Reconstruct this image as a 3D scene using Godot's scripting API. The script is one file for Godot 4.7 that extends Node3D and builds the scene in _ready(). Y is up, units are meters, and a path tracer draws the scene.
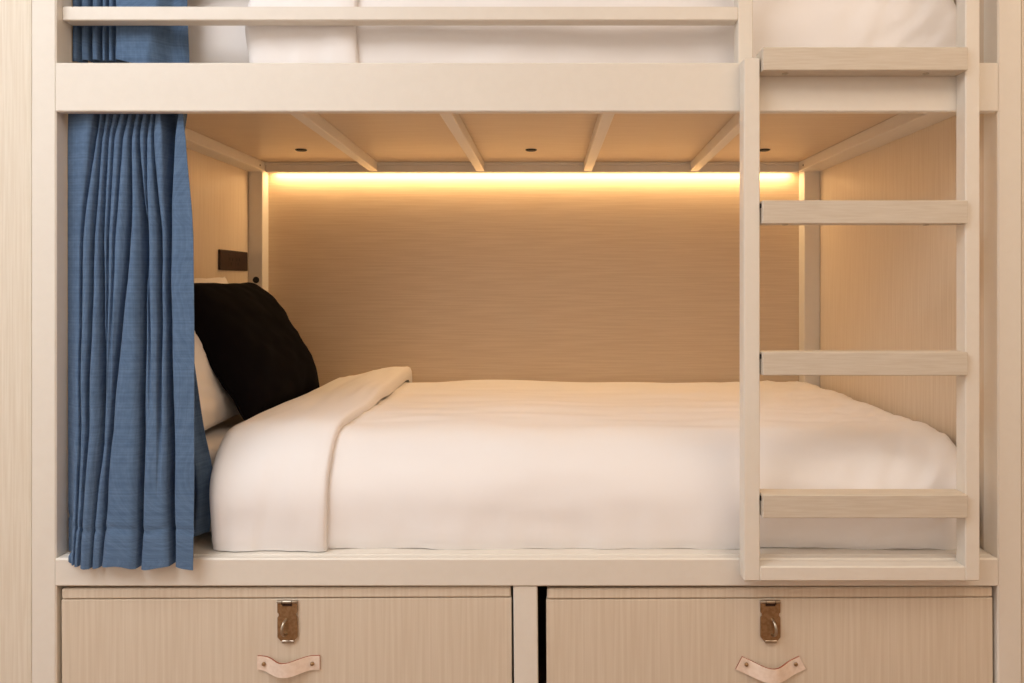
extends Node3D
# A lower bunk with a lit back wall, framed by cream posts, a ladder, a blue curtain and two storage drawers.
# Metres, y up. The front faces of the bunk frame lie in the plane z = 0; heights are measured from the eye line EYE.

const EYE := 1.04
const FOCAL := 738.0
var rng := RandomNumberGenerator.new()
var noise := FastNoiseLite.new()
var M := {}
var used := {}

# ------------------------------------------------------------------ naming
func numbered(called: String) -> String:
	var n: int = used.get(called, -1) + 1
	used[called] = n
	return called if n == 0 else "%s_%03d" % [called, n]

func thing(called: String, label: String, category: String, at: Vector3, group := "") -> Node3D:
	var o := Node3D.new()
	o.name = numbered(called)
	add_child(o)
	o.position = at
	tag(o, label, category, group)
	return o

func tag(o: Node, label: String, category: String, group := "") -> void:
	o.set_meta("label", label)
	o.set_meta("category", category)
	if group != "":
		o.set_meta("group", group)

func whole(o: Node3D) -> Vector3:
	var p := Vector3.ZERO
	var n: Node = o
	while n != self and n is Node3D:
		p += (n as Node3D).position
		n = n.get_parent()
	return p

# a part whose mesh is centred on the world point `at`
func obj(called: String, mesh: Mesh, m: Material, parent: Node3D, at := Vector3.ZERO, label := "") -> MeshInstance3D:
	var o := MeshInstance3D.new()
	o.name = called
	o.mesh = mesh
	o.material_override = m
	parent.add_child(o, true)
	o.position = at - whole(parent)
	if label != "":
		o.set_meta("label", label)
	return o

# box between two corners, given in world x, height above the eye line, z
func bar(called: String, x0: float, x1: float, y0: float, y1: float, z0: float, z1: float, m: Material, parent: Node3D, bev := 0.002, label := "") -> MeshInstance3D:
	var size := Vector3(absf(x1 - x0), absf(y1 - y0), absf(z1 - z0))
	var c := Vector3((x0 + x1) * 0.5, (y0 + y1) * 0.5 + EYE, (z0 + z1) * 0.5)
	return obj(called, box_mesh(size, bev), m, parent, c, label)

func struct(called: String, x0: float, x1: float, y0: float, y1: float, z0: float, z1: float, m: Material, label: String) -> MeshInstance3D:
	var o := bar(called, x0, x1, y0, y1, z0, z1, m, self, 0.001, label)
	o.set_meta("kind", "structure")
	return o

# ------------------------------------------------------------------ meshes
func face(st: SurfaceTool, pts: Array, out: Vector3) -> void:
	var n: Vector3 = (pts[1] - pts[0]).cross(pts[2] - pts[0])
	var order: Array = pts.duplicate()
	if n.dot(out) > 0.0: # front faces run clockwise
		order.reverse()
	var nn := out.normalized()
	for k in range(1, order.size() - 1):
		for p in [order[0], order[k], order[k + 1]]:
			st.set_normal(nn)
			st.add_vertex(p)

func add_box(st: SurfaceTool, size: Vector3, bev: float, at := Vector3.ZERO, basis_ := Basis.IDENTITY) -> void:
	var h := size * 0.5
	var b := minf(bev, minf(h.x, minf(h.y, h.z)) * 0.49)
	var T := Transform3D(basis_, at)
	var ax := [Vector3.RIGHT, Vector3.UP, Vector3.BACK]
	for i in 3:
		var j := (i + 1) % 3
		var k := (i + 2) % 3
		for s in [-1.0, 1.0]:
			var pts := []
			for q in [[-1, -1], [1, -1], [1, 1], [-1, 1]]:
				var p: Vector3 = ax[i] * (s * h[i]) + ax[j] * (q[0] * (h[j] - b)) + ax[k] * (q[1] * (h[k] - b))
				pts.append(T * p)
			face(st, pts, T.basis * (ax[i] * s))
			# bevel along axis k between face i (s) and face j (t)
			for t in [-1.0, 1.0]:
				var e := []
				for q in [[0, -1], [1, -1], [1, 1], [0, 1]]:
					var hi: float = h[i] if q[0] == 0 else h[i] - b
					var hj: float = h[j] - b if q[0] == 0 else h[j]
					e.append(T * (ax[i] * (s * hi) + ax[j] * (t * hj) + ax[k] * (q[1] * (h[k] - b))))
				face(st, e, T.basis * (ax[i] * s + ax[j] * t))
	for sx in [-1.0, 1.0]:
		for sy in [-1.0, 1.0]:
			for sz in [-1.0, 1.0]:
				var d := Vector3(sx, sy, sz)
				face(st, [T * (d * (h - Vector3(0, b, b))), T * (d * (h - Vector3(b, 0, b))), T * (d * (h - Vector3(b, b, 0)))], T.basis * d)

func begin() -> SurfaceTool:
	var st := SurfaceTool.new()
	st.begin(Mesh.PRIMITIVE_TRIANGLES)
	return st

func box_mesh(size: Vector3, bev := 0.002) -> ArrayMesh:
	var st := begin()
	add_box(st, size, bev)
	return st.commit()

# a smooth sheet through rows of points; uv rows alongside. out: rough outward direction of the middle
func grid_into(st: SurfaceTool, rows: Array, uvs: Array, flip: bool, group := 0) -> void:
	st.set_smooth_group(group)
	for r in rows.size() - 1:
		var a: PackedVector3Array = rows[r]
		var b: PackedVector3Array = rows[r + 1]
		var ua: PackedVector2Array = uvs[r]
		var ub: PackedVector2Array = uvs[r + 1]
		for c in a.size() - 1:
			var q := [[a[c], ua[c]], [a[c + 1], ua[c + 1]], [b[c + 1], ub[c + 1]], [b[c], ub[c]]]
			var tri := [0, 1, 2, 0, 2, 3]
			if flip:
				tri = [0, 2, 1, 0, 3, 2]
			for t in tri:
				st.set_uv(q[t][1])
				st.add_vertex(q[t][0])

func plain_uvs(rows: Array) -> Array:
	var out := []
	for r in rows.size():
		var u := PackedVector2Array()
		for c in rows[r].size():
			u.append(Vector2(c * 0.012, r * 0.012))
		out.append(u)
	return out

func sheet(rows: Array, uvs: Array, flip := false) -> ArrayMesh:
	var st := begin()
	grid_into(st, rows, uvs, flip)
	st.index()
	st.generate_normals()
	return st.commit()

# a sheet with thickness: the outer face, an inner face and the rim between them
func slab_of_cloth(rows: Array, uvs: Array, thick: float, flip := false) -> ArrayMesh:
	var R := rows.size()
	var C: int = rows[0].size()
	var inner := []
	for r in R:
		var line := PackedVector3Array()
		for c in C:
			var du: Vector3 = rows[r][mini(c + 1, C - 1)] - rows[r][maxi(c - 1, 0)]
			var dv: Vector3 = rows[mini(r + 1, R - 1)][c] - rows[maxi(r - 1, 0)][c]
			var n := du.cross(dv).normalized()
			line.append(rows[r][c] + n * (thick if not flip else -thick))
		inner.append(line)
	var st := begin()
	grid_into(st, rows, uvs, flip, 1)
	grid_into(st, inner, uvs, not flip, 2)
	var edges := [[rows[0], inner[0], not flip, uvs[0]], [rows[R - 1], inner[R - 1], flip, uvs[R - 1]]]
	for side in [0, C - 1]:
		var a := PackedVector3Array()
		var b := PackedVector3Array()
		var u := PackedVector2Array()
		for r in R:
			a.append(rows[r][side])
			b.append(inner[r][side])
			u.append(uvs[r][side])
		edges.append([a, b, flip if side == 0 else not flip, u])
	for e in edges:
		grid_into(st, [e[0], e[1]], [e[3], e[3]], e[2], 3)
	st.index()
	st.generate_normals()
	return st.commit()

func extrude(poly: PackedVector2Array, depth: float) -> ArrayMesh: # outline in xy, front face at z = depth
	var st := begin()
	var tri := Geometry2D.triangulate_polygon(poly)
	for k in range(0, tri.size(), 3):
		var p := [poly[tri[k]], poly[tri[k + 1]], poly[tri[k + 2]]]
		face(st, p.map(func(q): return Vector3(q.x, q.y, depth)), Vector3.BACK)
		face(st, p.map(func(q): return Vector3(q.x, q.y, 0)), Vector3.FORWARD)
	var cw := Geometry2D.is_polygon_clockwise(poly)
	for k in poly.size():
		var a := poly[k]
		var b := poly[(k + 1) % poly.size()]
		var d := (b - a).normalized()
		var o := Vector3(-d.y, d.x, 0) if cw else Vector3(d.y, -d.x, 0)
		face(st, [Vector3(a.x, a.y, 0), Vector3(b.x, b.y, 0), Vector3(b.x, b.y, depth), Vector3(a.x, a.y, depth)], o)
	return st.commit()

func tube(path: Array, radius: float, sides := 10) -> ArrayMesh:
	var rows := []
	for k in path.size():
		var t: Vector3 = (path[mini(k + 1, path.size() - 1)] - path[maxi(k - 1, 0)]).normalized()
		var a := t.cross(Vector3(0.31, 0.2, 0.93)).normalized()
		var b := t.cross(a)
		var line := PackedVector3Array()
		for s in sides + 1:
			var w := TAU * s / sides
			line.append(path[k] + (a * cos(w) + b * sin(w)) * radius)
		rows.append(line)
	return sheet(rows, plain_uvs(rows), true)

# a turned solid about the y axis: profile of (radius, height)
func lathe(profile: Array, sides := 24) -> ArrayMesh:
	var rows := []
	for p in profile:
		var line := PackedVector3Array()
		for s in sides + 1:
			var w := TAU * s / sides
			line.append(Vector3(cos(w) * p[0], p[1], sin(w) * p[0]))
		rows.append(line)
	return sheet(rows, plain_uvs(rows), false)

# ------------------------------------------------------------------ materials
func speckle(freq: float, seed_: int, octaves: int, dark: Color, light: Color, low: float, high: float, size := 512) -> ImageTexture:
	var f := FastNoiseLite.new()
	f.seed = seed_
	f.noise_type = FastNoiseLite.TYPE_SIMPLEX_SMOOTH
	f.frequency = freq
	f.fractal_octaves = octaves
	var im := f.get_seamless_image(size, size)
	var out := Image.create_empty(size, size, false, Image.FORMAT_RGB8)
	for y in size:
		for x in size:
			var v := clampf((im.get_pixel(x, y).r - low) / (high - low), 0.0, 1.0)
			out.set_pixel(x, y, dark.lerp(light, v))
	out.generate_mipmaps()
	return ImageTexture.create_from_image(out)

func weave(seed_: int, dark: Color, light: Color, size := 256) -> ImageTexture: # plain weave with uneven threads
	var g := RandomNumberGenerator.new()
	g.seed = seed_
	var warp := []
	var weft := []
	for k in size:
		warp.append(g.randf())
		weft.append(g.randf())
	var f := FastNoiseLite.new()
	f.seed = seed_
	f.frequency = 0.03
	var im := f.get_seamless_image(size, size)
	var out := Image.create_empty(size, size, false, Image.FORMAT_RGB8)
	for y in size:
		for x in size:
			var tx := x / 2
			var ty := y / 2
			var over := (tx + ty) % 2 == 0
			var v: float = 0.25 + 0.5 * (warp[tx] if over else weft[ty]) + (0.12 if over else 0.0) + 0.5 * (im.get_pixel(x, y).r - 0.5)
			v += 0.12 * (weft[ty] - 0.5)
			out.set_pixel(x, y, dark.lerp(light, clampf(v, 0.0, 1.0)))
	out.generate_mipmaps()
	return ImageTexture.create_from_image(out)

func flat(c: Color, rough: float, metal := 0.0) -> StandardMaterial3D:
	var m := StandardMaterial3D.new()
	m.albedo_color = c
	m.roughness = rough
	m.metallic = metal
	m.cull_mode = BaseMaterial3D.CULL_DISABLED
	return m

func grained(tex: Texture2D, c: Color, scale_: Vector3, rough: float) -> StandardMaterial3D:
	var m := flat(c, rough)
	m.albedo_texture = tex
	m.uv1_triplanar = true
	m.uv1_world_triplanar = true
	m.uv1_triplanar_sharpness = 8.0
	m.uv1_scale = scale_
	return m

func make_materials() -> void:
	var veneer := speckle(0.035, 11, 4, Color(0.962, 0.95, 0.935), Color(1, 1, 1), 0.2, 0.8)
	var fine := speckle(0.05, 23, 3, Color(0.994, 0.993, 0.992), Color(1, 1, 1), 0.2, 0.8)
	M.panel_up = grained(veneer, Color(0.90, 0.838, 0.755), Vector3(7.0, 0.2, 7.0), 0.42)      # upright grain
	M.panel_across = grained(veneer, Color(0.885, 0.80, 0.69), Vector3(0.2, 8.0, 8.0), 0.42)  # grain along the bunk
	M.wall_panel = grained(veneer, Color(0.92, 0.88, 0.815), Vector3(7.0, 0.2, 7.0), 0.42)
	M.drawer = grained(veneer, Color(0.895, 0.84, 0.765), Vector3(6.0, 0.14, 6.0), 0.45)
	M.paint = grained(fine, Color(0.925, 0.898, 0.855), Vector3(1.2, 1.2, 1.2), 0.38)              # cream lacquer
	M.rung = grained(veneer, Color(0.855, 0.815, 0.755), Vector3(0.5, 9.0, 9.0), 0.5)
	M.wall = grained(fine, Color(0.93, 0.925, 0.915), Vector3(0.6, 0.6, 0.6), 0.8)
	M.floor = grained(veneer, Color(0.64, 0.50, 0.39), Vector3(0.12, 2.0, 2.0), 0.5)
	M.black = flat(Color(0.035, 0.03, 0.03), 0.5)
	M.bronze = flat(Color(0.19, 0.105, 0.065), 0.45, 0.2)
	M.steel = flat(Color(0.72, 0.68, 0.62), 0.3, 1.0)
	M.brass = grained(speckle(0.04, 5, 3, Color(0.90, 0.88, 0.86), Color(1, 1, 1), 0.3, 0.7, 256), Color(0.66, 0.54, 0.40), Vector3(9, 9, 9), 0.42)
	M.brass.metallic = 0.75
	M.leather = grained(speckle(0.05, 7, 3, Color(0.975, 0.965, 0.955), Color(1, 1, 1), 0.3, 0.7, 256), Color(0.965, 0.885, 0.82), Vector3(6, 6, 6), 0.5)
	M.leather_edge = flat(Color(0.63, 0.33, 0.22), 0.7)
	# cloth
	var linen := weave(31, Color(0.74, 0.77, 0.80), Color(1, 1, 1))
	M.curtain = flat(Color(0.38, 0.485, 0.615), 0.95)
	M.curtain.albedo_texture = linen
	M.curtain.uv1_scale = Vector3(5.5, 5.5, 1)
	M.curtain.cull_mode = BaseMaterial3D.CULL_DISABLED
	M.curtain.heightmap_enabled = true
	M.curtain.heightmap_texture = linen
	M.curtain.heightmap_scale = 0.03
	M.curtain.rim_enabled = true
	M.curtain.rim = 0.15
	for q in [["duvet", Color(0.975, 0.96, 0.955)], ["sheet", Color(0.945, 0.925, 0.915)]]:
		var m := flat(q[1], 0.85)
		m.cull_mode = BaseMaterial3D.CULL_DISABLED
		M[q[0]] = m
	M.black_cloth = flat(Color(0.065, 0.055, 0.065), 0.95)
	M.black_cloth.metallic_specular = 0.15
	M.lamp_glow = flat(Color(1, 1, 1), 0.6)
	M.lamp_glow.emission_enabled = true
	M.lamp_glow.emission = Color(1.0, 0.96, 0.90)
	M.lamp_glow.emission_energy_multiplier = 1.0
	M.led_glow = flat(Color(1, 1, 1), 0.6)
	M.led_glow.emission_enabled = true
	M.led_glow.emission = LED_COLOR
	M.led_glow.emission_energy_multiplier = 6.0

const LED_COLOR := Color(1.0, 0.83, 0.60)

# ------------------------------------------------------------------ scene
func _ready() -> void:
	rng.seed = 7
	noise.seed = 3
	noise.frequency = 1.0
	noise.noise_type = FastNoiseLite.TYPE_SIMPLEX_SMOOTH
	noise.fractal_octaves = 2

	# camera: a level view with a shifted lens
	var cam := Camera3D.new()
	cam.projection = Camera3D.PROJECTION_FRUSTUM
	cam.near = 0.1
	cam.far = 60.0
	cam.size = cam.near * 683.0 / FOCAL
	cam.frustum_offset = Vector2(-33.0, -56.5) / FOCAL * cam.near
	cam.position = Vector3(0, EYE, 1.6)
	add_child(cam)
	cam.current = true

	var env := Environment.new()
	env.background_mode = Environment.BG_COLOR
	env.background_color = Color(0, 0, 0)
	env.tonemap_mode = Environment.TONE_MAPPER_LINEAR
	env.tonemap_exposure = 1.0
	env.sdfgi_enabled = true
	env.ssao_enabled = true
	env.ssil_enabled = true
	var we := WorldEnvironment.new()
	we.environment = env
	add_child(we)

	make_materials()
	# light: two panels on the ceiling of the aisle, and the strip behind the beam over the pillow side wall
	ceiling_lamp(Vector3(-1.55, 2.685, 1.55), Color(0.97, 0.985, 1.0), 3.7, "square ceiling light panel over the curtain side of the aisle")
	ceiling_lamp(Vector3(1.25, 2.685, 1.55), Color(1.0, 0.90, 0.79), 1.75, "square ceiling light panel over the ladder side of the aisle")

	room()
	bunk()
	led_strip()
	drawers()
	ladder()
	lower_bed()
	upper_bed()
	lower_curtain()
	upper_curtain()
	wall_socket()

func ceiling_lamp(at: Vector3, c: Color, energy: float, label: String) -> void:
	var t := thing("ceiling_lamp", label, "lamp", at, "ceiling lamps over the aisle")
	var st := begin()
	for s in [-1.0, 1.0]:
		add_box(st, Vector3(0.03, 0.03, 1.66), 0.003, Vector3(s * 0.815, 0, 0))
		add_box(st, Vector3(1.60, 0.03, 0.03), 0.003, Vector3(0, 0, s * 0.815))
	obj("frame", st.commit(), M.paint, t, at)
	var d := M.lamp_glow.duplicate() as StandardMaterial3D
	d.emission = c
	obj("diffuser", box_mesh(Vector3(1.60, 0.012, 1.60), 0.001), d, t, at)
	var l := AreaLight3D.new()
	l.area_size = Vector2(1.58, 1.58)
	l.light_color = c
	l.light_energy = energy
	l.area_range = 12.0
	l.area_attenuation = 2.0
	l.shadow_enabled = true
	t.add_child(l)
	l.position = Vector3(0, -0.012, 0)
	l.rotation_degrees = Vector3(-90, 0, 0)

func room() -> void:
	struct("floor", -2.6, 2.6, -1.10, -1.04, -1.2, 2.7, M.floor, "wooden floor of the aisle")
	struct("ceiling", -2.6, 2.6, 1.66, 1.72, -1.2, 2.7, M.wall, "white ceiling")
	struct("wall_left", -2.6, -1.1160, -1.04, 1.66, -0.06, -0.004, M.wall_panel, "pale wood panel beside the post at the curtain end")
	struct("wall_right", 1.0360, 2.6, -1.04, 1.66, -0.06, -0.004, M.wall_panel, "pale wood panel beside the post at the ladder end")
	struct("wall_back", -1.2, 1.12, -1.04, 1.66, -1.20, -1.14, M.wall, "wall behind the bunk")
	struct("wall_rear", -2.6, 2.6, -1.04, 1.66, 2.64, 2.7, M.wall, "wall opposite the bunk")
	struct("wall_far_left", -2.66, -2.6, -1.04, 1.66, -0.06, 2.7, M.wall, "wall at the curtain end of the aisle")
	struct("wall_far_right", 2.6, 2.66, -1.04, 1.66, -0.06, 2.7, M.panel_up, "wood-lined wall at the ladder end of the aisle")

func bunk() -> void:
	var t := thing("bunk_bed", "built-in cream two-tier bunk bed frame with pale wood lining and slim posts", "bunk bed", Vector3(-0.04, 0, -0.5))
	# posts
	bar("post", -1.1143, -1.0602, -1.04, 1.60, -0.055, 0.0, M.paint, t, 0.003)
	bar("post", 0.9821, 1.0341, -1.04, 1.60, -0.055, 0.0, M.paint, t, 0.003)
	bar("post", -1.0645, -1.0135, -0.592, 1.60, -1.106, -1.047, M.paint, t, 0.002)
	bar("post", 0.9304, 0.9865, -0.592, 1.60, -1.106, -1.047, M.paint, t, 0.002)
	var mid := bar("post", -0.0672, -0.0150, -1.04, -0.6530, -0.055, -0.001, M.paint, t, 0.002)
	mid.rotation_degrees.z = 0.5
	# lining
	bar("back_panel", -1.08, 1.00, -0.61, 0.4455, -1.124, -1.106, M.panel_across, t)
	bar("back_panel", -1.08, 1.00, 0.45, 1.60, -1.124, -1.106, M.panel_across, t)
	bar("side_panel", -1.0825, -1.0645, -1.04, 1.60, -1.124, -0.0555, M.panel_up, t)
	bar("side_panel", 0.9865, 1.0045, -1.04, 1.60, -1.124, -0.0555, M.panel_up, t)
	bar("underside_panel", -1.0645, 0.9865, 0.440, 0.452, -1.106, -0.0195, M.panel_across, t)
	bar("top_panel", -1.0645, 0.9865, 1.60, 1.62, -1.124, 0.0, M.panel_across, t)
	bar("platform", -1.0602, 0.9821, -0.612, -0.592, -1.106, -0.0195, M.paint, t)
	# long rails at the front
	bar("side_rail", -1.0602, 0.9821, 0.3751, 0.4813, -0.019, 0.003, M.paint, t, 0.0025)
	bar("bed_front_board", -1.0612, 0.9821, -0.6525, -0.5920, -0.019, 0.003, M.paint, t, 0.003)
	# guard rail of the upper bunk
	var g := bar("guard_rail", -1.0602, 0.4237, 0.5810, 0.6118, -0.055, -0.020, M.paint, t, 0.002)
	bar("guard_post", 0.4237, 0.4566, 0.44, 0.80, -0.055, -0.020, M.paint, g, 0.002)
	bar("guard_rail", -1.0602, 0.4237, 0.7692, 0.8000, -0.055, -0.020, M.paint, t, 0.002)
	# beams under the upper bunk
	bar("ledger", -1.0645, -1.002, 0.4065, 0.440, -1.047, -0.0195, M.paint, t)
	bar("ledger", 0.908, 0.9865, 0.4065, 0.440, -1.047, -0.0195, M.paint, t)
	var back := bar("back_beam", -1.002, 0.908, 0.4045, 0.4305, -1.062, -1.043, M.paint, t)
	bar("cleat", -1.002, 0.908, 0.4305, 0.4395, -1.062, -1.037, M.paint, back, 0.001)
	for q in [[-0.590, -0.613], [-0.238, -0.2310], [0.151, 0.1528], [0.492, 0.534]]:
		var a := Vector3(q[0], 0.4233 + EYE, -0.020)
		var b := Vector3(q[1], 0.4233 + EYE, -1.036)
		var d := b - a
		var j := obj("joist", box_mesh(Vector3(0.030, 0.0334, d.length()), 0.002), M.paint, t, (a + b) * 0.5)
		j.rotation.y = atan2(d.x, d.z)
	var cap := lathe([[0.0, -0.004], [0.014, -0.004], [0.018, -0.002], [0.019, 0.001]], 24)
	for x in [-0.793, -0.045, 0.713]:
		obj("cable_cap", cap, M.black, t, Vector3(x, 0.4395 + EYE, -0.80), "dark round cap")
	var dot := lathe([[0.0, 0.003], [0.009, 0.003], [0.0115, 0.001], [0.012, -0.001]], 24)
	var c := obj("cable_cap", dot, M.black, t, Vector3(-1.0366, 0.018 + EYE, -1.047), "dark round cap")
	c.rotation_degrees.x = 90
	var screw := lathe([[0.0, 0.0015], [0.003, 0.0012], [0.0042, -0.001]], 12)
	for s in [[-1.002, -90.0], [0.908, 90.0]]:
		var k := obj("screw", screw, M.bronze, t, Vector3(s[0], 0.421 + EYE, -0.995))
		k.rotation_degrees.z = s[1]

func led_strip() -> void:
	var t := thing("led_strip", "warm glowing light strip tucked behind the beam along the bunk's back wall", "light strip", Vector3(-0.045, 0.414 + EYE, -1.088))
	obj("channel", box_mesh(Vector3(1.90, 0.005, 0.018), 0.001), M.steel, t, Vector3(-0.045, 0.4180 + EYE, -1.088))
	obj("diffuser", box_mesh(Vector3(1.89, 0.003, 0.014), 0.0005), M.led_glow, t, Vector3(-0.045, 0.4140 + EYE, -1.088))
	var l := AreaLight3D.new()
	l.area_size = Vector2(1.89, 0.012)
	l.light_color = LED_COLOR
	l.light_energy = 0.40
	l.area_range = 12.0
	l.area_attenuation = 2.0
	l.shadow_enabled = true
	t.add_child(l)
	l.position = Vector3(0, -0.0025, 0)
	l.rotation_degrees = Vector3(-90, 0, 0)

func drawers() -> void:
	# x from, x to, hasp x, strap: centre x, half length, sag at centre, skew of the sag
	var spec := [
		[-1.0530, -0.0715, -0.5585, -0.5570, 0.0680, 0.0070, -0.22, "storage drawer under the bunk with a level leather strap, below the curtain and pillow end"],
		[0.0040, 0.9770, 0.4910, 0.4915, 0.0690, 0.0180, 0.0, "storage drawer under the bunk with a deeply sagging leather strap, below the ladder"]]
	for q in spec:
		var cx: float = (q[0] + q[1]) * 0.5
		var w: float = q[1] - q[0]
		var base := Vector3(cx, 0.04, -0.30)
		var t := thing("storage_drawer", q[7], "drawer", base, "storage drawers under the bunk")
		bar("front_panel", q[0], q[1], -1.000, -0.6835, -0.028, -0.008, M.drawer, t, 0.0015)
		bar("lid", q[0] + 0.002, q[1] - 0.0015, -0.6815, -0.6590, -0.60, -0.0055, M.drawer, t, 0.003)
		bar("body", q[0] + 0.012, q[1] - 0.012, -0.995, -0.690, -0.60, -0.028, M.drawer, t, 0.002)
		# hasp
		var hx: float = q[2]
		var hy := -0.745 + EYE
		var hw := 0.0215
		var poly := PackedVector2Array([Vector2(-hw, 0.055), Vector2(hw, 0.055), Vector2(hw, 0.034), Vector2(hw - 0.003, 0.031), Vector2(hw - 0.003, 0.026), Vector2(hw, 0.023), Vector2(hw, -0.020), Vector2(hw - 0.007, -0.028), Vector2(-hw + 0.007, -0.028), Vector2(-hw, -0.020), Vector2(-hw, 0.023), Vector2(-hw + 0.003, 0.026), Vector2(-hw + 0.003, 0.031), Vector2(-hw, 0.034)])
		var hasp := obj("hasp", extrude(poly, 0.0035), M.brass, t, Vector3(hx, hy, -0.006), "brass hasp with a staple loop")
		var barrel := lathe([[0.0, -hw], [0.0030, -hw], [0.0036, -hw + 0.001], [0.0036, hw - 0.001], [0.0030, hw], [0.0, hw]], 16)
		var hb := obj("hinge_barrel", barrel, M.steel, hasp, Vector3(hx, hy + 0.057, -0.0025))
		hb.rotation_degrees.z = 90
		for s in [-1.0, 1.0]:
			obj("knuckle", box_mesh(Vector3(0.0012, 0.0085, 0.004), 0.0003), M.bronze, hasp, Vector3(hx + s * 0.0105, hy + 0.056, -0.0005))
		obj("hinge_leaf", box_mesh(Vector3(0.021, 0.006, 0.0015), 0.0003), M.bronze, hasp, Vector3(hx, hy + 0.0505, -0.0025))
		obj("lower_tab", box_mesh(Vector3(0.026, 0.006, 0.006), 0.0008), M.steel, hasp, Vector3(hx + 0.001, hy - 0.030, -0.0045))
		var loop := []
		for k in 15:
			var a := PI * k / 14.0
			loop.append(Vector3(0.004 * sin(a) * (-1.0 if q[0] < -0.5 else 1.0), -0.0165 * cos(a), 0.017 * sin(a)))
		obj("staple", tube(loop, 0.0030), M.steel, hasp, Vector3(hx + (-0.002 if q[0] < -0.5 else 0.003), hy + 0.002, -0.003))
		# leather strap: bowed out from the drawer and sagging in its middle
		var hl: float = q[4]
		var rows_f := []
		var rows_e := [[], [], [], []]
		var N := 48
		var wide := 0.0152
		var thick := 0.0035
		var corner := []
		for k in N + 1:
			var p := -1.0 + 2.0 * k / N
			var d := func(pp: float) -> Vector3:
				var e: float = clampf(pp - q[6] * (1.0 - pp * pp), -1.0, 1.0)
				var s: float = 1.0 - e * e if q[6] == 0.0 else 0.5 + 0.5 * cos(PI * clampf(e / 0.95, -1.0, 1.0))
				var bow := 0.5 + 0.5 * cos(PI * clampf(pp / 0.80, -1.0, 1.0))
				return Vector3(pp * hl, -q[5] * s, 0.022 * bow)
			var c0: Vector3 = d.call(p)
			var tg: Vector3 = (d.call(minf(p + 0.01, 1.0)) - d.call(maxf(p - 0.01, -1.0))).normalized()
			var flat_t := Vector3(tg.x, tg.y, 0).normalized()
			var up := Vector3(-flat_t.y, flat_t.x, 0)
			var out := tg.cross(up).normalized()
			corner.append([c0 + up * wide + out * thick, c0 - up * wide + out * thick, c0 - up * wide, c0 + up * wide])
		var pair := func(i: int, j: int) -> Array:
			var rows := []
			for cc in corner:
				rows.append(PackedVector3Array([cc[i], cc[j]]))
			return rows
		var face_rows: Array = pair.call(0, 1)
		var st := begin()
		grid_into(st, face_rows, plain_uvs(face_rows), false, 1)
		var back_rows: Array = pair.call(2, 3)
		grid_into(st, back_rows, plain_uvs(back_rows), false, 2)
		st.index()
		st.generate_normals()
		var sy := -0.8215 + EYE
		var strap := obj("strap_handle", st.commit(), M.leather, t, Vector3(q[3], sy, -0.0075), "pale leather strap handle")
		st = begin()
		for ij in [[1, 2], [3, 0]]:
			var er: Array = pair.call(ij[0], ij[1])
			grid_into(st, er, plain_uvs(er), false, 4 + ij[0])
		for k in [0, N]:
			var er := [PackedVector3Array([corner[k][0], corner[k][3]]), PackedVector3Array([corner[k][1], corner[k][2]])]
			grid_into(st, er, plain_uvs(er), k == 0, 9 + k)
		st.index()
		st.generate_normals()
		obj("cut_edge", st.commit(), M.leather_edge, strap, Vector3(q[3], sy, -0.0075))
		var rivet := lathe([[0.0, 0.0030], [0.0022, 0.0026], [0.0040, 0.0012], [0.0045, -0.001]], 16)
		for s in [-1.0, 1.0]:
			var rv := obj("rivet", rivet, M.brass, strap, Vector3(q[3] + s * (hl - 0.0155), sy - q[5] * 0.10, -0.0005))
			rv.rotation_degrees.x = 90
		t.rotation_degrees.z = 0.25

func ladder() -> void:
	var t := thing("bunk_ladder", "cream wooden ladder with flat grey-beige rungs fixed to the bunk front", "ladder", Vector3(0.67, -0.63 + EYE, 0.02))
	bar("stile", 0.4205, 0.4545, -0.6257, 0.4800, 0.0032, 0.040, M.paint, t, 0.002)
	bar("stile", 0.8890, 0.9195, -0.6257, 0.9000, 0.0032, 0.040, M.paint, t, 0.002)
	bar("bottom_bar", 0.4545, 0.8890, -0.6257, -0.5955, 0.0032, 0.0399, M.paint, t, 0.002)
	var tops := [0.4995, 0.1776, -0.1413, -0.4408]
	var screw := lathe([[0.0, 0.0004], [0.0035, 0.0006], [0.0040, 0.0018], [0.0062, 0.0018], [0.0070, -0.001]], 16)
	for y in tops:
		var r := bar("rung", 0.4572, 0.8885, y - 0.0487, y, 0.0034, 0.051, M.rung, t, 0.0015, "grey-beige wooden rung")
		for x in [0.512, 0.812]:
			var s := obj("screw", screw, M.steel, r, Vector3(x, y - 0.0487 + EYE, 0.027))
			s.rotation_degrees.z = 180
		if y < 0.4:
			obj("pad", box_mesh(Vector3(0.0025, 0.010, 0.012), 0.0005), M.black, r, Vector3(0.4558, y - 0.010 + EYE, 0.036))

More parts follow.
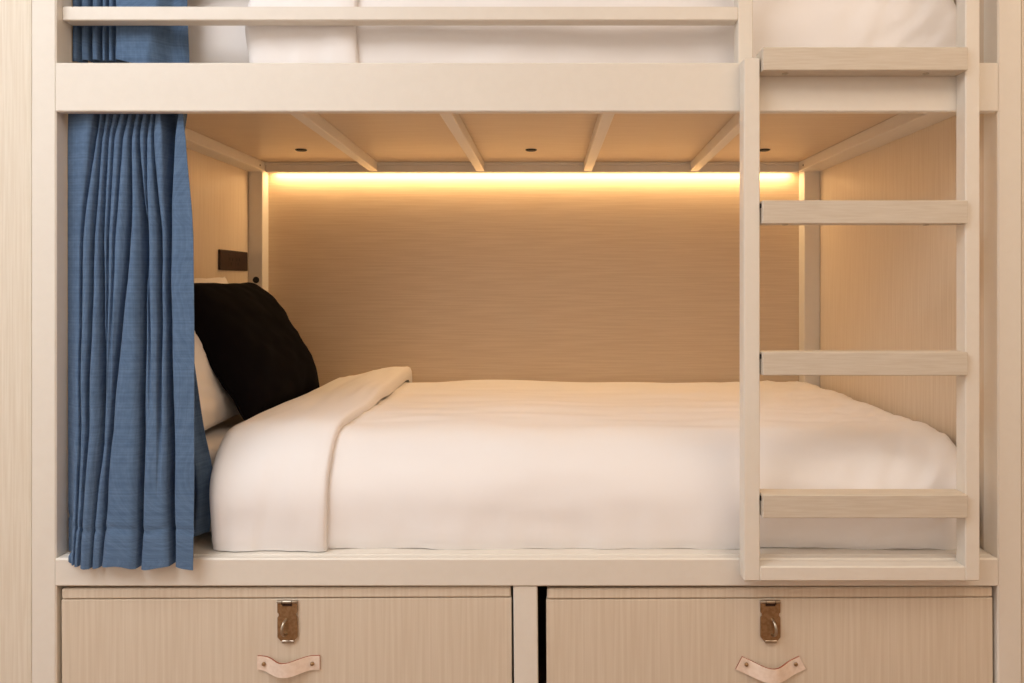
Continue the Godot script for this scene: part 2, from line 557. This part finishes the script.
# ------------------------------------------------------------------ bedding
func section(zf: float, yb: float, yt: float, zb: float, r: float) -> Array: # [z, y, nz, ny, arc]
	var pts := []
	var step := 0.013
	var arc := 0.0
	var h := yt - r - yb
	var n := int(h / step)
	for k in n:
		pts.append([zf, yb + h * k / n, 1.0, 0.0, h * k / n])
	arc = h
	n = int(r * PI / 2 / step)
	for k in n:
		var a := PI / 2 * k / n
		pts.append([zf - r + r * cos(a), yt - r + r * sin(a), cos(a), sin(a), arc + r * a])
	arc += r * PI / 2
	var w := zf - r - (zb + 0.05)
	n = int(w / step)
	for k in n:
		pts.append([zf - r - w * k / n, yt, 0.0, 1.0, arc + w * k / n])
	arc += w
	for k in 6:
		var a := PI / 2 * k / 5.0
		pts.append([zb + 0.05 - 0.05 * sin(a), yt - 0.05 + 0.05 * cos(a), -sin(a), cos(a), arc + 0.05 * a])
	return pts

func wave(x: float, y: float, z := 0.0) -> float:
	return noise.get_noise_3d(x, y, z)

func duvet_body(x0: float, x1: float, yb: float, yt: float, zf: float, zb: float, key: float) -> ArrayMesh:
	var sec := section(zf, yb, yt, zb, 0.16)
	var rows := []
	var uvs := []
	var n := int((x1 - x0) / 0.012)
	for k in n + 1:
		var x := x0 + (x1 - x0) * k / n
		var line := PackedVector3Array()
		var uv := PackedVector2Array()
		var q := clampf((x - (x1 - 0.07)) / 0.07, 0.0, 1.0)
		var drop := 0.032 * (1.0 - sqrt(1.0 - q * q * 0.98))
		for p in sec:
			var o := 0.010 * wave(x * 1.6 + key, p[4] * 1.8, 1.0)
			var top := smoothstep(0.22, 0.42, p[4])
			o += 0.0060 * top * wave(x * 2.2 + key, p[4] * 11.0, 7.0)
			o += 0.0035 * (1.0 - top) * wave(x * 4.0 + p[4] * 5.0 + key, p[4] * 8.0 - x * 2.0, 11.0)
			# shallow creases low on the front, and slanted ones towards the foot end
			var low := 1.0 - smoothstep(0.0, 0.14, p[4])
			o += 0.006 * low * wave(x * 9.0 + key, p[4] * 4.0 + x * 3.0, 3.0)
			o += 0.007 * smoothstep(0.45, 0.95, x) * wave((x + p[4]) * 5.0, (x - p[4]) * 14.0, 5.0)
			if p[4] < 0.02:
				o -= 0.010 * (1.0 - p[4] / 0.02)
			o -= drop
			var lift := 0.004 * wave(x * 7.0 + key, 0.0, 9.0) * low
			line.append(Vector3(x, p[1] + p[3] * o + lift * 0.6 + EYE, maxf(p[0] + p[2] * o, -1.103)))
			uv.append(Vector2(x, p[4]))
		rows.append(line)
		uvs.append(uv)
	return slab_of_cloth(rows, uvs, 0.012, false)

# the head end of a duvet, turned down over itself: thicker towards the wall, with a rolled left edge
func duvet_flap(xl: float, xr: float, yb: float, yt: float, zf: float, zb: float, key: float) -> ArrayMesh:
	var sec := section(zf, yb, yt, zb, 0.16)
	var prof := [] # [x, share of the puff, extra]
	prof.append([xl + 0.045, 0.0, -0.034])
	prof.append([xl + 0.022, 0.0, -0.032])
	prof.append([xl + 0.006, 0.0, -0.022])
	prof.append([xl, 0.02, -0.008])
	prof.append([xl + 0.006, 0.06, 0.004])
	prof.append([xl + 0.020, 0.12, 0.011])
	var n := 22
	for k in range(1, n):
		var f := float(k) / n
		prof.append([lerpf(xl + 0.020, xr - 0.010, f), lerpf(0.12, 1.0, smoothstep(0.0, 0.85, f)), 0.012])
	prof.append([xr - 0.008, 1.0, 0.0115])
	prof.append([xr - 0.003, 1.0, 0.009])
	prof.append([xr - 0.001, 0.85, 0.004])
	prof.append([xr - 0.002, 0.55, -0.004])
	prof.append([xr - 0.006, 0.3, -0.010])
	var rows := []
	var uvs := []
	for q in prof:
		var line := PackedVector3Array()
		var uv := PackedVector2Array()
		for p in sec:
			var far := smoothstep(0.30, 1.15, p[4])
			var o: float = q[2] + q[1] * (0.004 + 0.034 * far)
			o += 0.009 * wave(q[0] * 1.6 + key, p[4] * 1.8, 1.0)
			o += 0.0050 * wave(q[0] * 14.0 + key, p[4] * 3.0, 4.0)
			var low := 1.0 - smoothstep(0.0, 0.16, p[4])
			o += 0.005 * low * wave(q[0] * 20.0 + key, p[4] * 5.0, 6.0)
			if p[4] < 0.02:
				o -= 0.006 * (1.0 - p[4] / 0.02)
			var shift := 0.006 * wave(p[4] * 3.0, key, 2.0) + 0.012 * low * (1.0 if q[0] < xl + 0.1 else 0.3)
			line.append(Vector3(q[0] + shift, p[1] + p[3] * o + EYE, maxf(p[0] + p[2] * o, -1.103)))
			uv.append(Vector2(q[0], p[4]))
		rows.append(line)
		uvs.append(uv)
	return sheet(rows, uvs, false)

func rounded_block(x0: float, x1: float, y0: float, y1: float, z0: float, z1: float, r: float) -> ArrayMesh: # soft cuboid round the origin
	var c := Vector3((x0 + x1) * 0.5, (y0 + y1) * 0.5, (z0 + z1) * 0.5)
	var h := Vector3(x1 - x0, y1 - y0, z1 - z0) * 0.5
	var st := begin()
	var ax := [Vector3.RIGHT, Vector3.UP, Vector3.BACK]
	var N := 16
	for i in 3:
		for s in [-1.0, 1.0]:
			var j: int = (i + 1) % 3
			var k: int = (i + 2) % 3
			var rows := []
			for a in N + 1:
				var line := PackedVector3Array()
				for b in N + 1:
					var p: Vector3 = ax[i] * (s * h[i]) + ax[j] * (h[j] * ease_grid(a, N, h[j], r)) + ax[k] * (h[k] * ease_grid(b, N, h[k], r))
					var core := p.clamp(-h + Vector3.ONE * r, h - Vector3.ONE * r)
					line.append(core + (p - core).normalized() * r)
				rows.append(line)
			grid_into(st, rows, plain_uvs(rows), s < 0.0, 0)
	st.index()
	st.generate_normals()
	return st.commit()

func ease_grid(a: int, n: int, h: float, r: float) -> float: # five rows in each rounded edge
	var e := 5
	if a <= e:
		return -1.0 + (r / h) * a / e
	if a >= n - e:
		return 1.0 - (r / h) * (n - a) / e
	return lerpf(-1.0 + r / h, 1.0 - r / h, float(a - e) / (n - 2 * e))

func mattress(label: String, y0: float, y1: float, zf: float, zb: float) -> void:
	var c := Vector3(-0.035, (y0 + y1) * 0.5 + EYE, (zf + zb) * 0.5)
	var t := thing("mattress", label, "mattress", Vector3(c.x, y0 + EYE, c.z), "mattresses of the bunk")
	obj("fitted_sheet", rounded_block(-1.055, 0.972, y0, y1, zb, zf, 0.05), M.sheet, t, c)
	var path := []
	for k in 41:
		path.append(Vector3(lerpf(-1.005, 0.922, k / 40.0), y0 + 0.05 + EYE + 0.002 * wave(k * 0.6, 0), zf + 0.0005))
	obj("piping", tube(path, 0.003, 8), M.sheet, t, Vector3.ZERO)

# a cushion standing on its lower edge: width along z, height along y, faces along x
func pillow_mesh(w: float, h: float, t_face: float, t_back: float, key: float, crease: float) -> ArrayMesh:
	var N := 44
	var st := begin()
	for side in [1.0, -1.0]:
		var rows := []
		for i in N + 1:
			var b := -cos(PI * i / N)
			var line := PackedVector3Array()
			for j in N + 1:
				var a := -cos(PI * j / N)
				var e := (1.0 - pow(absf(a), 3.2)) * (1.0 - pow(absf(b), 3.2))
				var th := pow(maxf(e, 0.0), 0.46)
				var z := a * w * 0.5 * (1.0 - 0.055 * (1.0 - b * b))
				var y := b * h * 0.5 * (1.0 - 0.05 * (1.0 - a * a))
				var x: float = side * (t_face if side > 0.0 else t_back) * th
				x += th * crease * wave(a * 1.7 + key, b * 2.1, side) + th * crease * 0.45 * wave(a * 5.0 + key, b * 4.0, 3.0 + side)
				x += 0.006 * wave(a * 2.0, b * 2.0, key)
				line.append(Vector3(x, y, z))
			rows.append(line)
		grid_into(st, rows, plain_uvs(rows), side > 0.0, 0)
	st.index()
	st.generate_normals()
	return st.commit()

func pillow(label: String, foot: Vector2, head: Vector2, zc: float, w: float, tf: float, tb: float, m: Material, key: float, crease: float, turn := 0.0) -> void:
	var d := head - foot
	var at := Vector3(foot.x, foot.y + EYE, zc)
	var t := thing("pillow", label, "pillow", at)
	t.rotation = Vector3(0, turn, atan2(d.y, d.x) - PI / 2)
	var o := obj("cover", pillow_mesh(w, d.length(), tf, tb, key, crease), m, t, at)
	o.position = Vector3(0, d.length() * 0.5, 0)
	var N := 60
	var path := []
	for k in N + 1: # the seam round its edge
		var s := 4.0 * k / N
		var e := s - floorf(s)
		var ab: Vector2 = [Vector2(-1 + 2 * e, -1), Vector2(1, -1 + 2 * e), Vector2(1 - 2 * e, 1), Vector2(-1, 1 - 2 * e)][int(floorf(s)) % 4]
		path.append(Vector3(0.006 * wave(ab.x * 2.0, ab.y * 2.0, key), ab.y * d.length() * 0.5 * (1.0 - 0.05 * (1.0 - ab.x * ab.x)), ab.x * w * 0.5 * (1.0 - 0.055 * (1.0 - ab.y * ab.y))))
	var seam := obj("seam", tube(path, 0.0022, 6), m, t, at)
	seam.position = Vector3(0, d.length() * 0.5, 0)

func lower_bed() -> void:
	mattress("mattress in a white fitted sheet on the lower bunk", -0.592, -0.392, -0.125, -1.10)
	var t := thing("duvet", "smooth white duvet spread over the lower bunk, turned down near the black pillow", "duvet", Vector3(0.1, -0.592 + EYE, -0.55))
	obj("cover", duvet_body(-0.60, 0.971, -0.591, -0.345, -0.043, -1.098, 0.0), M.duvet, t, Vector3.ZERO)
	obj("turned_down_edge", duvet_flap(-0.757, -0.487, -0.590, -0.345, -0.041, -1.096, 4.0), M.duvet, t, Vector3.ZERO, "thick folded-back edge of the duvet")
	pillow("white pillow half hidden behind the black one on the lower bunk", Vector2(-0.862, -0.374), Vector2(-1.040, 0.026), -0.47, 0.66, 0.040, 0.028, M.sheet, 2.0, 0.012)
	pillow("plump black pillow leaning against the white pillow on the lower bunk", Vector2(-0.780, -0.372), Vector2(-1.018, 0.003), -0.650, 0.62, 0.092, 0.025, M.black_cloth, 5.0, 0.006)

func upper_bed() -> void:
	mattress("mattress in a white fitted sheet on the upper bunk", 0.4525, 0.700, -0.150, -1.10)
	var t := thing("duvet", "white duvet on the upper bunk behind the guard rail", "duvet", Vector3(0.1, 0.450 + EYE, -0.55))
	obj("cover", duvet_body(-0.55, 0.968, 0.453, 0.735, -0.082, -1.098, 20.0), M.duvet, t, Vector3.ZERO)
	obj("turned_down_edge", duvet_flap(-0.685, -0.425, 0.453, 0.735, -0.082, -1.096, 24.0), M.duvet, t, Vector3.ZERO, "thick folded-back edge of the duvet")

# ------------------------------------------------------------------ curtains
func catmull(a: float, b: float, c: float, d: float, t: float) -> float:
	return 0.5 * (2.0 * b + (c - a) * t + (2.0 * a - 5.0 * b + 4.0 * c - d) * t * t + (3.0 * b - a - 3.0 * c + d) * t * t * t)

func along(ys: Array, vals: Array, y: float) -> float: # smooth value at height y, ys falling
	var n := ys.size()
	var k := 0
	while k < n - 2 and y < ys[k + 1]:
		k += 1
	var t := clampf((ys[k] - y) / (ys[k] - ys[k + 1]), 0.0, 1.0)
	return catmull(vals[maxi(k - 1, 0)], vals[k], vals[k + 1], vals[mini(k + 2, n - 1)], t)

# valleys: [x at every height, depth at every height, half width at every height]; the cloth between them stands out in round crests
func curtain_mesh(ys: Array, left: Array, right: Array, valleys: Array, crest: Array, hem: Callable, floor_z: Callable, key: float, hem_line: float, back_edge: float, edge_width: float, R: int, C: int) -> ArrayMesh:
	var rows := []
	var uvs := []
	for r in R + 1:
		var f := float(r) / R
		var line := PackedVector3Array()
		var uv := PackedVector2Array()
		var arc := 0.0
		for c in C + 1:
			var s := float(c) / C
			var h: float = hem.call(s)
			var y := lerpf(ys[0], h, f)
			line.append(Vector3(s, y, h))
		# values of the folds along this row, taken at the row's middle height
		var ym := line[C / 2].y
		var xl := along(ys, left, ym)
		var xr := along(ys, right, ym)
		var zc := along(ys, crest, ym)
		var v := []
		for q in valleys:
			v.append([along(ys, q[0], ym), maxf(along(ys, q[1], ym), 0.0), along(ys, q[2], ym)])
		var out := PackedVector3Array()
		for c in C + 1:
			var p := line[c]
			var x := lerpf(xl, xr, p.x)
			var slack := 0.0022 * smoothstep(0.05, 0.4, f) * wave(x * 6.0 + key, p.y * 4.0)
			var z := zc
			for q in v:
				var d := absf(x + slack - q[0])
				z -= q[1] * (1.0 - smoothstep(q[2] * 0.55, q[2] * 1.15, d))
				z -= 0.011 * minf(q[1] / 0.04, 1.4) * exp(-pow(d / 0.010, 2.0))
			z += 0.0035 * wave(x * 8.0 + key, p.y * 2.2, 2.0) * smoothstep(0.0, 0.3, f) + 0.0008 * wave(x * 22.0, p.y * 9.0, key)
			z = lerpf(back_edge, z, smoothstep(xl, xl + edge_width, x))
			# the sewn hem
			z -= 0.004 * hem_line * exp(-pow((p.y - p.z - 0.078) / 0.005, 2.0))
			z = maxf(z, floor_z.call(x, p.y))
			var P := Vector3(x, p.y + EYE, z)
			if c > 0:
				arc += Vector2(P.x - out[-1].x, P.z - out[-1].z).length()
			out.append(P)
			uv.append(Vector2(arc, ys[0] - p.y))
		rows.append(out)
		uvs.append(uv)
	return slab_of_cloth(rows, uvs, 0.0016, false)

func lower_curtain() -> void:
	var ys := [0.405, 0.325, 0.105, -0.315, -0.470, -0.612]
	var crest := [-0.022, -0.020, -0.012, 0.012, 0.024, 0.037]
	var left := [-1.0570, -1.0580, -1.0580, -1.0575, -1.0570, -1.0560]
	var right := [-0.7973, -0.7897, -0.7683, -0.7547, -0.7492, -0.7459]
	var valleys := [
		[[-0.9873, -0.9971, -1.0207, -1.0143, -1.0118, -1.0079], [0.02, 0.028, 0.04, 0.05, 0.045, 0.015], [0.005, 0.0045, 0.004, 0.004, 0.004, 0.003]],
		[[-0.9718, -0.9839, -0.9944, -0.9948, -0.9968, -0.9941], [0.036, 0.04, 0.045, 0.055, 0.055, 0.026], [0.0035, 0.0035, 0.0045, 0.004, 0.004, 0.004]],
		[[-0.9553, -0.9695, -0.9753, -0.9602, -0.9668, -0.9676], [0.036, 0.04, 0.045, 0.05, 0.045, 0.024], [0.0035, 0.0035, 0.0045, 0.0045, 0.0035, 0.003]],
		[[-0.9387, -0.9552, -0.9615, -0.9537, -0.9582, -0.9570], [0.036, 0.04, 0.04, 0.0, 0.0, 0.0], [0.0035, 0.0035, 0.004, 0.004, 0.004, 0.004]],
		[[-0.9221, -0.9364, -0.9439, -0.9472, -0.9518, -0.9528], [0.036, 0.04, 0.018, 0.0, 0.0, 0.0], [0.0035, 0.0035, 0.004, 0.004, 0.004, 0.004]],
		[[-0.9067, -0.9177, -0.9154, -0.9407, -0.9453, -0.9479], [0.036, 0.044, 0.055, 0.06, 0.055, 0.027], [0.0035, 0.004, 0.005, 0.0045, 0.004, 0.0035]],
		[[-0.8901, -0.9000, -0.8824, -0.8715, -0.8682, -0.8645], [0.036, 0.04, 0.05, 0.07, 0.075, 0.028], [0.0035, 0.004, 0.005, 0.006, 0.006, 0.005]],
		[[-0.8746, -0.8835, -0.8737, -0.8499, -0.8424, -0.8339], [0.036, 0.04, 0.025, 0.0, 0.0, 0.0], [0.0035, 0.0035, 0.004, 0.004, 0.004, 0.004]],
		[[-0.8614, -0.8669, -0.8473, -0.8326, -0.8253, -0.8170], [0.034, 0.038, 0.045, 0.01, 0.0, 0.0], [0.0035, 0.0035, 0.005, 0.005, 0.005, 0.005]],
		[[-0.8260, -0.8272, -0.8276, -0.8099, -0.8013, -0.7909], [0.055, 0.045, 0.065, 0.08, 0.085, 0.028], [0.02, 0.013, 0.006, 0.0075, 0.0075, 0.006]]
	]
	var hem := func(s: float) -> float:
		return lerpf(-0.589, -0.601, smoothstep(0.06, 0.10, s)) + 0.0035 * sin(s * 17.0) * smoothstep(0.1, 0.2, s)
	var floor_z := func(x: float, y: float) -> float: # it hangs over the front board, and clear of the bedding
		if x < -1.030:
			return -0.050
		return lerpf(-0.090, 0.006, smoothstep(-0.545, -0.588, y))
	var t := thing("bunk_curtain", "blue linen curtain gathered in pleats at the head of the lower bunk", "curtain", Vector3(-0.9, -0.6 + EYE, 0.0))
	obj("cloth", curtain_mesh(ys, left, right, valleys, crest, hem, floor_z, 1.0, 1.0, -0.036, 0.060, 170, 280), M.curtain, t, Vector3.ZERO)
	# the leading edge turned back behind the last fold
	var rows := []
	var uvs := []
	for r in 61:
		var y := lerpf(0.395, -0.572, r / 60.0)
		var line := PackedVector3Array()
		var uv := PackedVector2Array()
		var edge := along([0.395, -0.05, -0.20, -0.33, -0.46, -0.575], [-0.835, -0.815, -0.795, -0.776, -0.752, -0.762], y)
		for c in 13:
			var s := c / 12.0
			line.append(Vector3(lerpf(edge - 0.045, edge, s), y + EYE + 0.012 * s, -0.066 - 0.010 * s + 0.010 * sin(s * 7.0 + y * 3.0) * (1.0 - s)))
			uv.append(Vector2(s * 0.06, -y))
		rows.append(line)
		uvs.append(uv)
	obj("turned_back_edge", slab_of_cloth(rows, uvs, 0.0016, false), M.curtain, t, Vector3.ZERO)
	bar("track", -1.055, -0.70, 0.4055, 0.4395, -0.052, -0.034, M.paint, t, 0.001)

func upper_curtain() -> void:
	var ys := [1.40, 0.75, 0.60, 0.505]
	var valleys := []
	for q in [[-1.052, 0.030], [-1.030, 0.050], [-1.008, 0.040], [-0.993, 0.045], [-0.976, 0.055]]:
		valleys.append([[q[0], q[0], q[0] + 0.001, q[0]], [0.03, 0.03, q[1], q[1]], [0.005, 0.005, 0.0042, 0.0045]])
	valleys.append([[-0.84, -0.83, -0.815, -0.81], [0.02, 0.02, 0.030, 0.035], [0.02, 0.03, 0.055, 0.075]])
	var hem := func(s: float) -> float:
		return lerpf(0.509, 0.498, smoothstep(0.35, 0.6, s)) - 0.006 * smoothstep(0.1, 0.0, s)
	var floor_z := func(_x: float, _y: float) -> float:
		return -0.125
	var t := thing("bunk_curtain", "blue linen curtain bunched behind the guard rail of the upper bunk", "curtain", Vector3(-0.94, 0.52 + EYE, -0.07))
	obj("cloth", curtain_mesh(ys, [-1.062, -1.062, -1.062, -1.063], [-0.820, -0.820, -0.820, -0.818], valleys, [-0.062, -0.060, -0.058, -0.058], hem, floor_z, 12.0, 0.0, -0.060, 0.02, 120, 220), M.curtain, t, Vector3.ZERO)

func wall_socket() -> void:
	var at := Vector3(-1.0645, 0.083 + EYE, -0.9125)
	var t := thing("wall_socket", "dark bronze socket plate on the wall above the pillows", "socket", at)
	obj("plate", box_mesh(Vector3(0.008, 0.067, 0.222), 0.0025), M.bronze, t, at + Vector3(0.004, 0, 0))
	for k in 2:
		var z: float = at.z + (-0.028 if k == 0 else 0.028)
		var ins := obj("outlet", box_mesh(Vector3(0.003, 0.044, 0.046), 0.001), M.bronze, t, Vector3(at.x + 0.0068, at.y, z))
		for s in [[-0.011, 0.004, 0.0], [0.011, 0.004, 0.0], [0.0, -0.012, 0.0]]:
			obj("slot", box_mesh(Vector3(0.0016, 0.011, 0.0048), 0.0003), M.black, ins, Vector3(at.x + 0.0082, at.y + s[1], z + s[0]))
